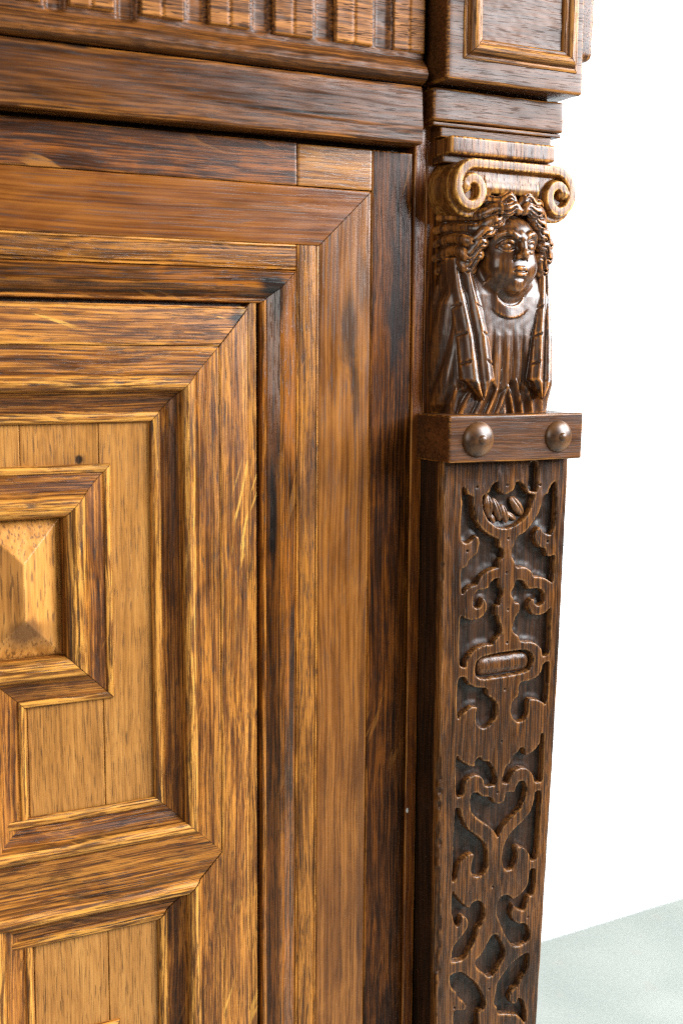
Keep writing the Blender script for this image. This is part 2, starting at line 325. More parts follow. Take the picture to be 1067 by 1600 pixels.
tc = nt.nodes.new('ShaderNodeTexCoord'); tn = nt.nodes.new('ShaderNodeTexNoise'); tn.inputs['Scale'].default_value = 5; tn.inputs['Detail'].default_value = 5; tn.inputs['Distortion'].default_value = .6
cr = nt.nodes.new('ShaderNodeValToRGB'); cr.color_ramp.elements[0].position = .34; cr.color_ramp.elements[0].color = (.262, .287, .256, 1)
cr.color_ramp.elements[1].position = .68; cr.color_ramp.elements[1].color = (.32, .338, .302, 1)
nt.links.new(tc.outputs['Object'], tn.inputs['Vector']); nt.links.new(tn.outputs['Fac'], cr.inputs[0])
t2 = nt.nodes.new('ShaderNodeTexNoise'); t2.inputs['Scale'].default_value = 22; t2.inputs['Detail'].default_value = 3; nt.links.new(tc.outputs['Object'], t2.inputs['Vector'])
r2 = nt.nodes.new('ShaderNodeMapRange'); r2.inputs[1].default_value = .60; r2.inputs[2].default_value = .72; nt.links.new(t2.outputs['Fac'], r2.inputs[0])
m2 = nt.nodes.new('ShaderNodeMath'); m2.operation = 'MULTIPLY'; m2.inputs[1].default_value = .35; nt.links.new(r2.outputs[0], m2.inputs[0])
mx = nt.nodes.new('ShaderNodeMix'); mx.data_type = 'RGBA'; mx.inputs[7].default_value = (.31, .30, .25, 1)
nt.links.new(m2.outputs[0], mx.inputs[0]); nt.links.new(cr.outputs[0], mx.inputs[6]); nt.links.new(mx.outputs[2], b.inputs['Base Color'])
b.inputs['Roughness'].default_value = .45
# the wall stands almost parallel to the cabinet front, about 0.86 m behind it
ax_, ay_ = -3.0, .8597 - .0599 * 3.867; bx_, by_ = 6.0, .8597 + .0599 * 5.133
WZ = 3.0
setting('wall', [(ax_, ay_, 0), (bx_, by_, 0), (bx_, by_, WZ), (ax_, ay_, WZ), (ax_, ay_ + .15, 0), (bx_, by_ + .15, 0), (bx_, by_ + .15, WZ), (ax_, ay_ + .15, WZ)],
        [(0, 1, 2, 3), (5, 4, 7, 6), (3, 2, 6, 7), (1, 5, 6, 2), (4, 0, 3, 7)], mw)
setting('floor', [(-6, -6, 0), (7, -6, 0), (7, 3, 0), (-6, 3, 0)], [(0, 1, 2, 3)], mf)

# ------------------------------------------------------------------ the cabinet
cab = bpy.data.objects.new('carved_cabinet', None); cab.empty_display_size = .1
XM = -.335                                   # middle of the door
link(cab, Matrix.Translation((XM, .28, 0)))
cab['label'] = 'antique carved oak cabinet with panelled door and female herm pilaster'; cab['category'] = 'cabinet'
carc = block('carcass', cab, M_core, -.75, .19, .06, 1.34, .012, .56, 'V', r=.002, step=.05, amp=0)
XL = -.74

# --- door: backing leaf, then every board and moulding its own piece
door = block('door', cab, M_core, XL, .0680, .12, 1.1890, .0045, .0115, 'V', r=.001, step=.04, amp=0)
def sil(n): return n
FR = dict(yb=.004)
block('frame_board', door, M_frame_r, .0340, .0682, .12, 1.1925, -.0003, .0045, 'V', r=.0012, seed=3)
block('frame_board', door, M_frame, XL, -.0262, 1.1632, 1.1928, -.0004, .0045, 'H', r=.0011, seed=9)
pb = block('repair_patch', door, M_patch, -.0257, .0336, 1.1634, 1.1922, -.0007, .0045, 'H', r=.0009, seed=14); pb['label'] = 'paler repair patch at the top corner of the door'
flat = lambda w: [(0, -.0006, .5), (.0007, 0, .35), (.002, .0001, 0), (w - .002, .0001, 0), (w - .0007, 0, .35), (w, -.0006, .5)]
# wide veneer band, mitred at the corner
strip('veneer_band', door, M_ven, flat(.0402), (0, 0, 1.1226), '+X', XL, -.0083, 0, 1.04, amp=.0001)
strip('veneer_band', door, M_ven_r, flat(.0418), (-.0081, 0, 0), '-Z', -1.1226, -.12, -.962, 0, amp=.0001)
# narrow reeded strip
reed = lambda w: [(0, -.0008, .8), (.0006, .0002, 1), (.0016, .0004, .5), (.0024, -.0004, 0), (.0032, .0004, .2), (w * .55, .0006, 0), (w - .0030, .0004, .2), (w - .0022, -.0003, 0), (w - .0014, .0004, .8), (w - .0005, .0002, 1), (w, -.0008, .6)]
strip('edge_strip', door, M_strip, reed(.0181), (0, 0, 1.1043), '+X', XL, -.0268, 0, 0, amp=.00012)
strip('edge_strip', door, M_strip, reed(.0181), (-.0265, 0, 0), '-Z', -1.1224, -.12, 0, 0, amp=.00012)
# bolection moulding round the cushioned panel (s = 0 at the gap)
bol = [(0, -.003, 0), (.0003, .0012, .4), (.0012, .0028, .8), (.0026, .0033, .9), (.0040, .0028, .5), (.0046, .0018, 0), (.0052, .0020, 0), (.0080, .0040, .1), (.0105, .0060, .2),
       (.0130, .0078, .35), (.0150, .0079, .3), (.0165, .0066, .1), (.0172, .0058, 0), (.0180, .0056, .1), (.0230, .0036, .1), (.0270, .0020, .2), (.0281, .0012, .2), (.0286, -.0002, 0)]
strip('bolection_moulding', door, M_bol_t, bol, (0, 0, 1.0803), '+X', XL, -.0552, 0, 1.205, ss=.83, amp=.0002)
strip('bolection_moulding', door, M_bol_r, bol, (-.0552, 0, 0), '-Z', -1.0803, -.12, -.83, 0, amp=.0002)

# --- the cushioned panel: outer boards
FX, ZT, ZB, ZB2 = -.1375, .9985, .7327, .6393          # field edges
TS = 1.08; MS = .0467 / .048
outer = [(0, .0096, .7), (.0006, .0100, .8), (.002, .0099, .1), (.012, .0086, 0), (.0205, .0066, .1), (.0222, .0060, .7), (.0228, .0048, .3), (.0229, .0012, 0), (.0240, .0008, .2), (.0312, .0008, .5), (.0316, -.002, 0)]
XS = FX + .048; ZS = ZT + .048 * TS
o2 = [(s * 1.0 if s < .0229 else .0229 + (s - .0229) * .12, h, w) for s, h, w in outer]
strip('cushion_board', door, M_cush, outer, (XS + .0003, 0, 0), '-Z', -ZS, -.12, -1.14, 0, amp=.0002)
strip('cushion_board', door, M_cush_t, o2, (0, 0, ZS + .0003), '+X', XL, XS, 0, .877, ss=1.14, amp=.0002)
main = [(0, .0015, .3), (.0006, .0030, .7), (.0018, .0042, 1), (.0042, .0046, .8), (.0062, .0042, .9), (.0070, .0030, .2), (.0076, .0026, 0), (.0090, .0030, 0), (.0130, .0040, 0), (.0160, .0056, 0), (.0182, .0080, .1), (.0190, .0092, .2),
        (.0194, .0092, 0), (.0198, .0112, .4), (.0212, .0134, .9), (.0238, .0146, 1), (.0266, .0142, .9), (.0288, .0128, .6), (.0298, .0116, .1), (.0304, .0110, 0), (.0320, .0112, .1), (.0400, .0106, .1), (.0470, .0100, .2), (.0476, .0097, .5), (.048, .0088, .3)]
strip('frame_moulding', door, M_gold, main, (FX, 0, 0), '-Z', -ZT, -ZB, -TS, MS)
strip('frame_moulding', door, M_gold, main, (0, 0, ZT), '+X', 2 * XM - FX, FX, -1 / TS, 1 / TS, ss=TS)
# muntin between the two panels: one board moulded on both edges, its end cut to a point
zc = (ZB + ZB2) / 2
half = [(s * MS, h, w) for s, h, w in main if s < .0475]
mun = [(s, h, w) for s, h, w in half] + [(ZB - ZB2 - s, h, w) for s, h, w in half[::-1]]
def muntin():
    p = dense(mun); n = 70; W_ = ZB - ZB2; s = p[:, 0]; m = len(s)
    xs0 = 2 * XM - FX + 0 * s; tip = np.minimum(s, W_ - s) / MS
    t = np.linspace(0, 1, n + 1)[:, None]
    X = (2 * XM - FX - tip)[None] * (1 - t) + (FX + tip)[None] * t; X = -X   # runs along -X
    Sg = np.repeat(s[None], n + 1, 0); Hh = np.repeat(p[:, 1][None], n + 1, 0) + .00022 * vnoise(X, Sg, 60, 5) + .0002 * vnoise(X, Sg * 6, 30, 6)
    V = np.stack([X, Sg, Hh], -1).reshape(-1, 3); i = np.arange((n + 1) * m).reshape(n + 1, m)
    Q = np.stack([i[:-1, :-1], i[:-1, 1:], i[1:, 1:], i[1:, :-1]], -1).reshape(-1, 4)
    me = mk_mesh('muntin', V, Q, {'wear': np.repeat(p[:, 2][None], n + 1, 0).ravel()}, sharp=38)
    return obj('muntin', me, M_gold, door, mould_matrix((0, 0, ZB), '-X'))
muntin()
strip('frame_moulding', door, M_gold, main, (FX + .001, 0, 0), '-Z', -ZB2, -.37, -MS, 1)
strip('frame_moulding', door, M_gold, main, (0, 0, .37), '-X', -FX - .001, -(2 * XM - FX), -1, 1)
# left-hand stiles of the same panels (mirror of the right)
strip('frame_moulding', door, M_gold, main, (2 * XM - FX, 0, 0), '+Z', ZB, ZT, -MS, TS)
strip('frame_moulding', door, M_gold, main, (2 * XM - FX, 0, 0), '+Z', .37, ZB2, -1, MS)

# --- raised ear frames inside the field
ear = [(0, .0006, .4), (.0005, .0024, .8), (.0016, .0036, 1), (.0036, .0040, .9), (.0052, .0036, .8), (.0058, .0026, .1), (.0066, .0026, 0), (.0120, .0036, 0), (.0165, .0055, 0), (.0190, .0078, .1),
       (.0196, .0078, 0), (.0202, .0096, .4), (.0222, .0114, .8), (.0262, .0124, 1), (.0300, .0120, .9), (.0328, .0102, .6), (.0342, .0078, .3), (.0349, .0040, 0)]
ew = .0349
EX, EZ1, EZ0, SX = -.1650, .9715, .8085, -.2262
REF = Matrix.Translation((2 * XM, 0, 0)) @ Matrix.Diagonal((-1, 1, 1, 1))
def mirror(o):
    """the same piece on the left half of the door"""
    c = o.copy(); link(c, REF @ WM[o], door); return c
EM = 2 * XM - EX
for flip in (0, 1):
    zz = (lambda z: z) if not flip else (lambda z: ZB + ZB2 + .0072 - z if z > ZB + .01 else ZB + ZB2 - z)
    if not flip:
        strip('ear_moulding', door, M_gold, ear, (0, 0, EZ1), '-X', -EX, -EM, 1, -1)                       # top, s downwards
        rest = [strip('ear_moulding', door, M_gold, ear, (EX, 0, 0), '+Z', EZ0, EZ1, 1, -1),               # right, s to the left
                strip('ear_moulding', door, M_gold, ear, (0, 0, EZ0), '+X', SX, EX, -1, -1),               # bottom, s upwards
                strip('stem_moulding', door, M_gold, ear, (SX, 0, 0), '+Z', ZB, EZ0, -1, 1, amp=.0002)]
    else:
        strip('ear_moulding', door, M_gold, ear, (0, 0, zz(EZ1)), '+X', EM, EX, 1, -1)
        rest = [strip('ear_moulding', door, M_gold, ear, (EX, 0, 0), '+Z', zz(EZ1), zz(EZ0), 1, -1),
                strip('ear_moulding', door, M_gold, ear, (0, 0, zz(EZ0)), '-X', -EX, -SX, 1, 1),
                strip('stem_moulding', door, M_gold, ear, (SX, 0, 0), '+Z', zz(EZ0), ZB2, -1, 1)]
    # hipped centre panel with a short upright ridge
    a0, a1 = -.2545, EX - ew - .0006; b0, b1 = sorted((zz(EZ0 + ew + .0006), zz(EZ1 - ew - .0006)))
    n = 110; U, Vv = np.meshgrid(np.linspace(a0, a1, n), np.linspace(b0, b1, 170)); cx = (a0 + a1) / 2
    e = np.minimum(np.minimum(U - a0, a1 - U), np.minimum(Vv - b0, b1 - Vv) * (cx - a0) / .0275)
    Yh = -(.0012 + .0125 * np.clip(e / (cx - a0), 0, 1)) + .0004 * np.exp(-e / .0008) + .00004 * vnoise(U, Vv, 90, 3)
    me = hf_mesh('hipped_panel', U, Vv, Yh, gain=1500)
    pn = obj('hipped_panel', me, wood('veneer_panel', (.28, .13, .032), (.52, .29, .095), (.68, .43, .17), (.72, .47, .20), axis='Z', fine=380, broad=34, lf=9, pore=.7, lines=.1, stain=.05, rough=.33, bump=.15, contrast=.5, stainc=(.12, .045, .012), spots=[(.862, -.2267, .009, .011, .8, (.09, .035, .010)), (.858, -.222, .012, .03, .5, (.20, .08, .02))]) if not flip else M_field, door)  # spots put the shade of the down-facing lower facet into the colour
    # light field boards, upright grain, butted with open joints
    za, zb = sorted((zz(ZB - .004), zz(ZT + .004)))
    if flip: za = .372
    xs = [FX + .004, -.1725, -.2250, -.2790, -.3340, -.3910, -.4460, 2 * XM - FX - .004]
    for j, (r_, l_) in enumerate(zip(xs[:-1], xs[1:])):
        block('field_board', door, M_field_k if (j == 1 and not flip) else M_field, l_ + .0003, r_ - .0003, za, zb, -.0004 + .0003 * (j % 2), .0044, 'V', r=.0005, step=.012, amp=.0001)
    zi = sorted((zz(EZ0 + ew + .0008), zz(EZ1 - ew - .0008)))
    rest += [pn, block('divider', door, M_gold, -.2668, -.2551, *zi, -.0115, -.0008, 'V', r=.004, step=.01)]
    for o in rest: mirror(o)
    block('stem_panel', door, M_field, 2 * XM - SX + ew + .0006, SX - ew - .0006, *sorted((zz(ZB - .01), zz(EZ0 + ew - .001))), -.0045, -.0006, 'V', r=.001, step=.015)
    block('centre_panel', door, M_field, 2 * XM + .2673, -.2673, *zi, -.0062, -.0008, 'V', r=.0012, step=.015)

# --- carcass stile strip between door and pilaster
st = block('stile', cab, M_stile, .0695, .0790, .10, 1.235, -.0012, .012, 'V', r=.0010, step=.008, amp=.0002)
fl = lathe('paint_fleck', [(0.0011, 0), (.0010, .0003), (.0006, .0005), (.00001, .0006)], 10)
mp = bpy.data.materials.new('white_paint'); mp.use_nodes = True; mp.node_tree.nodes['Principled BSDF'].inputs['Base Color'].default_value = (.8, .82, .8, 1)
obj('paint_fleck', fl, mp, st, Matrix.Translation((.0712, -.0012, .6860)) @ Matrix.Rotation(R(90), 4, 'X') @ Matrix.Diagonal((1, 2.0, 1, 1)))

# --- rail under the frieze
rail_p = [(0, -.001, .4), (.0004, .0008, .9), (.0016, .0016, .6), (.0050, .0020, .2), (.0200, .0012, 0), (.0360, .0002, 0), (.0395, -.0004, .4), (.0408, -.0012, .7), (.0412, -.0025, .3)]
strip('rail', cab, M_rail, [(s, h + .016, w) for s, h, w in rail_p], (0, 0, 1.1963), '+X', XL, .0660, 0, 0, amp=.0008, base=-.01)

# --- frieze with reeded tabs and scooped flutes
xs = np.arange(XL, .0690, .0012); v = np.concatenate([np.linspace(0, .022, 34), np.linspace(.0235, .11, 44)])
X, Vv = np.meshgrid(xs, v); Z = 1.2388 + Vv
prof_v = [-.001, 0, .001, .003, .006, .010, .0135, .0160, .018, .12]; prof_h = [.004, .0120, .0155, .0185, .0200, .0188, .0160, .0130, .0118, .0118]
Hh = np.interp(Vv, prof_v, prof_h)
tab0, pitch, tw = -.1905, .0466, .0302
ph = (X - tab0) / pitch; k = np.floor(ph); loc = (ph - k) * pitch
fl_c = loc - (tw + pitch) / 2; fr = (pitch - tw) / 2 - .001
depth = np.where(np.isin(k, [-3, -1, 0]), .0035, .0016)
zl = np.where(np.isin(k, [-3, -1, 0]), 1.2535, 1.2580)
ins = smooth01((fr - np.abs(fl_c)) / .0035) * smooth01((Z + .25 * fl_c ** 2 / fr - zl - .004 * (fl_c / fr) ** 2) / .005)
Hh = Hh - depth * ins + .0005 * vnoise(X, Z, 55, 2) + .0003 * vnoise(X, Z * 3, 160, 4)
X = np.minimum(X, .0685)
Y = -Hh; 
fz = obj('frieze', hf_mesh('frieze', X, Z, Y, gain=500), M_friz, cab)
fzb = block('frieze_core', fz, M_core, XL, .0684, 1.2396, 1.345, -.0040, .012, 'H', r=.0015, step=.04, amp=0)
tabs = []
for k in range(-11, 6):
    x0 = tab0 + k * pitch; wd = tw if k < 5 else .0270
    zb = 1.2596 + .0004 * random.uniform(-1, 1)
    for a, b_ in ((x0, x0 + wd * .5 - .0003), (x0 + wd * .5 + .0003, x0 + wd)):
        pass
    n = 30; U, Wv = np.meshgrid(np.linspace(0, wd, n), np.linspace(0, .085, 60))
    e = np.minimum(np.minimum(U, wd - U), Wv)
    h = .0148 * smooth01(e / .0006 + .35) + .00025 * vnoise(U + k, Wv * 4, 120, 8) - .0011 * np.exp(-((U - wd / 2) / .0007) ** 2)
    if k == 5: h = h - .0014
    h = np.where(e <= 0, .009, h)
    me = hf_mesh('fluted_tab', x0 + U, zb + Wv, -h, gain=500)
    obj('fluted_tab', me, M_tab, fz)
PINS = [(0.1096, 0.9461), (0.1368, 0.9465), (0.1679, 0.9451), (0.1396, 0.9048), (0.102, 0.8976), (0.177, 0.9), (0.1384, 0.8781), (0.1408, 0.8487), (0.1404, 0.8223), (0.1398, 0.7846), (0.1378, 0.7426), (0.1354, 0.7009), (0.1325, 0.6226), (0.1317, 0.5356), (0.0987, 0.5275), (0.1681, 0.5892), ]

# ------------------------------------------------------------------ pilaster: corner block, neck, capital, bust, band, tapered shaft
PX = .1365
# side return of the cornice, seen past the block
block('side_return', cab, M_blkv, .20, .2415, 1.279, 1.345, .012, .05, 'V', r=.006, step=.006, amp=.0012)
block('side_panel', cab, M_core, .155, .1865, .06, 1.2790, .012, .55, 'V', r=.003, step=.05, amp=.0003)
blk = block('corner_block', cab, M_blk, .0775, .1985, 1.2412, 1.345, -.030, .03, 'H', r=.0022, step=.004, amp=.0006, seed=5)
fm = [(0, -.001, .4), (.0005, .0010, .8), (.0018, .0016, .7), (.0032, .0014, .2), (.0036, .0020, 0), (.0048, .0046, .3), (.0068, .0064, .9), (.0090, .0068, 1), (.0108, .0056, .8), (.0118, .0040, .2), (.0124, .0038, 0), (.0136, .0036, .7), (.0148, .0024, .8), (.0154, .0002, 0)]
fx0, fx1, fz0, fz1 = .0908, .1925, 1.2560, 1.338; fy = -.0298
strip('block_moulding', blk, M_bmould, fm, (0, fy, fz0), '+X', fx0, fx1, 1, -1, amp=.0003, base=-.003)
strip('block_moulding', blk, M_bmould, fm, (fx1, fy, 0), '+Z', fz0, fz1, 1, -1, amp=.0003, base=-.003)
strip('block_moulding', blk, M_bmould, fm, (fx0, fy, 0), '-Z', -fz1, -fz0, 1, -1, amp=.0003, base=-.003)
strip('block_moulding', blk, M_bmould, fm, (0, fy, fz1), '-X', -fx1, -fx0, 1, -1, amp=.0003, base=-.003)
n = 60; U, Wv = np.meshgrid(np.linspace(fx0 + .014, fx1 - .014, n), np.linspace(fz0 + .014, fz1 - .014, n))
me = hf_mesh('block_panel', U, Wv, -.0304 - .00012 * vnoise(U, Wv * 2, 220, 3) - .0002 * vnoise(U, Wv, 90, 4), gain=300); obj('block_panel', me, M_blk, blk)
# neck: flat slab with a small fillet below
nk = block('neck_block', cab, M_blk, .0760, .1930, 1.2150, 1.2380, -.015, .03, 'H', r=.0018, step=.004, amp=.0006)
block('fillet', nk, M_blk, .0770, .1925, 1.2116, 1.2146, -.0132, .03, 'H', r=.0009, step=.005, amp=.0003)
block('back_board', cab, M_frame, .0796, .188, .985, 1.243, -.0006, .013, 'V', r=.001, step=.01)

# --- signed-distance carving -> mesh
class Carve:
    def __init__(s, lo, hi, c):
        s.lo = np.array(lo, float); s.c = c; n = [int((b - a) / c) + 1 for a, b in zip(lo, hi)]
        s.ax = [a + c * np.arange(k) for a, k in zip(lo, n)]; s.d = np.full(n, 50., np.float32)
    def sub(s, bb):
        sl = []
        for k in range(3):
            a, b = (bb[k], bb[k + 3]) if bb is not None else (-1e9, 1e9)
            i0 = max(0, int((a - s.lo[k]) / s.c)); i1 = min(len(s.ax[k]), int((b - s.lo[k]) / s.c) + 2)
            if i1 <= i0: return None
            sl.append(slice(i0, i1))
        return tuple(sl)
    def apply(s, f, bb=None, k=0., op='add'):
        sl = s.sub(bb)
        if sl is None: return
        x = s.ax[0][sl[0]][:, None, None]; y = s.ax[1][sl[1]][None, :, None]; z = s.ax[2][sl[2]][None, None, :]
        e = np.broadcast_to(f(x, y, z), s.d[sl].shape).astype(np.float32); d = s.d[sl]
        if op == 'add':
            if k: h = np.clip(.5 + .5 * (e - d) / k, 0, 1); s.d[sl] = e + (d - e) * h - k * h * (1 - h)
            else: s.d[sl] = np.minimum(d, e)
        elif op == 'cut':
            e = -e
            if k: h = np.clip(.5 - .5 * (e - d) / k, 0, 1); s.d[sl] = e + (d - e) * h + k * h * (1 - h)
            else: s.d[sl] = np.maximum(d, e)
        else: s.d[sl] = np.maximum(d, e)
    def ell(s, c, r, k=2., op='add'):
        m = max(r) + k + 3; r = np.array(r, float)
        bb = [c[0] - r[0] - k - 3, c[1] - r[1] - k - 3, c[2] - r[2] - k - 3, c[0] + r[0] + k + 3, c[1] + r[1] + k + 3, c[2] + r[2] + k + 3]
        def f(x, y, z):
            q = np.sqrt(((x - c[0]) / r[0]) ** 2 + ((y - c[1]) / r[1]) ** 2 + ((z - c[2]) / r[2]) ** 2)
            q2 = np.sqrt(((x - c[0]) / r[0] ** 2) ** 2 + ((y - c[1]) / r[1] ** 2) ** 2 + ((z - c[2]) / r[2] ** 2) ** 2)
            return q * (q - 1) / (q2 + 1e-6)
        s.apply(f, bb, k, op)
    def tube(s, pts, r0, r1=None, k=1., op='add', flat=1.):
        r1 = r0 if r1 is None else r1; n = len(pts) - 1
        rad = r0 if hasattr(r0, '__len__') else [r0 + (r1 - r0) * i / n for i in range(n + 1)]
        for i in range(n):
            a = np.array(pts[i], float); b = np.array(pts[i + 1], float); ra = rad[i]; rb = rad[i + 1]
            m = max(ra, rb) + k + 2; lo = np.minimum(a, b) - m; hi = np.maximum(a, b) + m; v = b - a; vv = (v @ v) + 1e-9
            def f(x, y, z):
                t = np.clip(((x - a[0]) * v[0] + (y - a[1]) * v[1] + (z - a[2]) * v[2]) / vv, 0, 1)
                return np.sqrt((x - a[0] - v[0] * t) ** 2 + (y - a[1] - v[1] * t) ** 2 + (z - a[2] - v[2] * t) ** 2) - (ra + (rb - ra) * t)
            s.apply(f, list(lo) + list(hi), k, op)
    def mesh(s):
        d = np.pad(s.d, 1, constant_values=5.); lo = s.lo - s.c; sg = d < 0
        cn = [(i, j, k) for i in (0, 1) for j in (0, 1) for k in (0, 1)]; N = np.array(d.shape) - 1
        tot = np.zeros(N, np.int8)
        for i, j, k in cn: tot += sg[i:i + N[0], j:j + N[1], k:k + N[2]]
        I = np.argwhere((tot > 0) & (tot < 8)); P = np.zeros((len(I), 3)); cnt = np.zeros(len(I))
        for a in cn:
            for axx in range(3):
                if a[axx]: continue
                b = list(a); b[axx] = 1
                da = d[I[:, 0] + a[0], I[:, 1] + a[1], I[:, 2] + a[2]]; db = d[I[:, 0] + b[0], I[:, 1] + b[1], I[:, 2] + b[2]]
                m = (da < 0) != (db < 0); t = da[m] / (da[m] - db[m]); q = np.tile(np.array(a, float), (m.sum(), 1)); q[:, axx] = t
                P[m] += q; cnt[m] += 1
        V = (I + P / cnt[:, None]) * s.c + lo
        idx = np.full(N, -1, np.int64); idx[I[:, 0], I[:, 1], I[:, 2]] = np.arange(len(I)); Qs = []
        for axx in range(3):
            b, c = (axx + 1) % 3, (axx + 2) % 3
            sl0 = [slice(1, -1)] * 3; sl1 = [slice(1, -1)] * 3; sl0[axx] = slice(0, -1); sl1[axx] = slice(1, None)
            A = sg[tuple(sl0)]; B = sg[tuple(sl1)]; E = np.argwhere(A != B); fl = A[E[:, 0], E[:, 1], E[:, 2]]
            E = E.copy(); E[:, b] += 1; E[:, c] += 1
            def g(db, dc): e = E.copy(); e[:, b] -= db; e[:, c] -= dc; return idx[e[:, 0], e[:, 1], e[:, 2]]
            q = np.stack([g(1, 1), g(0, 1), g(0, 0), g(1, 0)], -1); q[~fl] = q[~fl][:, ::-1]; Qs.append(q)
        Q = np.concatenate(Qs); Q = Q[(Q >= 0).all(1)]
        return V, Q
def carve_obj(name, cv, mat, parent, gain, it=4, blur=0):
    V, Q = cv.mesh()
    # grid axes are x, forward, z in millimetres -> world
    W = np.stack([PX + V[:, 0] * .001, -V[:, 1] * .001, 1.0 + V[:, 2] * .001], -1); Q = Q[:, ::-1]
    P = W[Q]; 
    w = curvature_wear(W, Q, gain, it)
    return obj(name, mk_mesh(name, W, Q, {'wear': w}), mat, parent)

# --- scroll capital
cv = Carve((-58, -1, 144), (59, 39, 205), .55)
VC = [(-36.5, 166.5), (39.0, 166.0)]
def spiral(sgn, c):
    """outer rim line from the top bar round into the eye"""
    pts = []
    for t in np.linspace(0, 1, 60):
        a = R(90) + t * R(425); r = 1 - .66 * t ** .9
        pts.append((c[0] - sgn * -1 * math.cos(a) * 16.2 * r * -1 if False else c[0] + sgn * math.cos(a) * 15.4 * r + sgn * -1 * 2.0 * t, c[1] + math.sin(a) * 17.4 * r - 1.2 * t))
    return np.array(pts)
def poly_d(px, pz, pts):
    d = np.full(np.broadcast(px, pz).shape, 1e9)
    for a, b in zip(pts[:-1], pts[1:]):
        v = b - a; t = np.clip(((px - a[0]) * v[0] + (pz - a[1]) * v[1]) / (v @ v + 1e-9), 0, 1)
        d = np.minimum(d, np.hypot(px - a[0] - v[0] * t, pz - a[1] - v[1] * t))
    return d
gx = cv.ax[0][:, None]; gz = cv.ax[2][None, :]
spL = spiral(1, VC[0]); spR = spiral(-1, VC[1])
rim = np.minimum(poly_d(gx, gz, spL), poly_d(gx, gz, spR))
barp = np.array([spL[0], spR[0]]); rim = np.minimum(rim, poly_d(gx, gz, barp))
def el2(c, rx, rz): q = np.hypot((gx - c[0]) / rx, (gz - c[1]) / rz); return (q - 1) * min(rx, rz)
outer2 = np.minimum(el2(VC[0], 19.0, 21.2), el2(VC[1], 19.0, 21.2))
bar = np.maximum(np.abs(gx) - 36, np.abs(gz - 175.5) - 12.2); outer2 = np.minimum(outer2, bar)
# front relief: rim at full depth, hollow channel between
hollow = np.interp(rim, [0, 3.0, 3.6, 4.6, 30], [0, 0.1, 1.6, 6.0, 6.0])
chan = 2.0 * np.exp(-((gz - 168) / 5.0) ** 2) * (np.abs(gx) < 24)          # the rolled cushion swells in the middle
eye = np.minimum(np.hypot(gx - spL[-1][0], gz - spL[-1][1]), np.hypot(gx - spR[-1][0], gz - spR[-1][1]))
hollow = np.where(eye < 5.2, np.minimum(hollow, np.interp(eye, [0, 3, 5.2], [-.6, .2, 2.5])), hollow)
front = 35.0 - hollow + chan - .25 * (np.abs(gx) / 55) ** 2
def f_cap(x, y, z):
    waist = 2.2 * np.exp(-((y - 16) / 8.0) ** 2)                           # balusters are waisted at the sides
    d2 = outer2[:, None, :] + waist * 0.6
    e = (y - front[:, None, :]) * .75
    return np.where((d2 > -1.5) & (e > -1.5), np.hypot(np.maximum(d2 + 1.5, 0), np.maximum(e + 1.5, 0)) - 1.5, np.maximum(d2, e))
cv.apply(f_cap)
cap = carve_obj('scroll_capital', cv, M_scroll, cab, 8000, 4)
block('abacus', cab, M_slab, .0882, .1825, 1.1915, 1.2045, -.0205, .02, 'H', r=.0022, step=.004, amp=.0004)
block('abacus_fillet', cab, M_blk, .0850, .1850, 1.2043, 1.2118, -.0110, .02, 'H', r=.001, step=.006, amp=.0003)
block('abacus_fillet', cab, M_blk, .0860, .1840, 1.1860, 1.1916, -.0130, .02, 'H', r=.001, step=.006, amp=.0003)

# --- bust of a woman with swept-back hair and notched lappets (x, forward, up in mm; z = 0 on the band)
cv = Carve((-58, -1, 0.8), (58, 56, 168), .6)
def f_body(x, y, z):
    th = np.arctan2(x, y + 5.0); r = np.hypot(x, y + 5.0)
    Wd = np.interp(z, [0, 8, 22, 60, 84, 96, 106, 122], [49, 51.5, 52.5, 51.5, 50, 46, 41, 36]); Dp = np.interp(z, [0, 10, 22, 60, 90, 104, 122], [33, 35.0, 36, 36.5, 35.5, 31, 24])
    p = 3.6; Rr = (np.abs(np.sin(th) / Wd) ** p + np.abs(np.cos(th) / Dp) ** p) ** (-1 / p)
    # pleats of the bodice
    ph = (x + 1.5) / (8.4 * (1 + (75 - z) * .0030)) + .07 * np.sin(z * .08 + 1)
    env = smooth01((25 - np.abs(x)) / 5) * smooth01((70 - z) / 30) * smooth01((z - 10) / 12)
    Rr = Rr + env * (2.2 * np.abs(np.cos(math.pi * ph)) ** .6 - 1.7)
    # hem cut into slanting leaf flutes
    ph2 = (th * 41 + .42 * z * np.sign(x + 1e-3)) / 9.4; hem = smooth01((25 + 4 * np.sin(th * 9) - z) / 5) * smooth01((1.05 - np.abs(th)) / .1)
    Rr = Rr - hem * (3.6 * np.abs(np.sin(math.pi * ph2)) ** 1.4 - .8)
    # sleeve folds on the flanks
    fo = smooth01((np.abs(th) - .95) / .14) * smooth01((110 - z) / 14)
    sl = (z * .62 + (np.abs(th) - 1) * 66 + 6 * np.sin(z * .05)) / 29
    Rr = Rr + fo * (4.4 * (np.cos(math.pi * sl) ** 2 + .03) ** .42 - 3.2)
    return (r - Rr) * .8
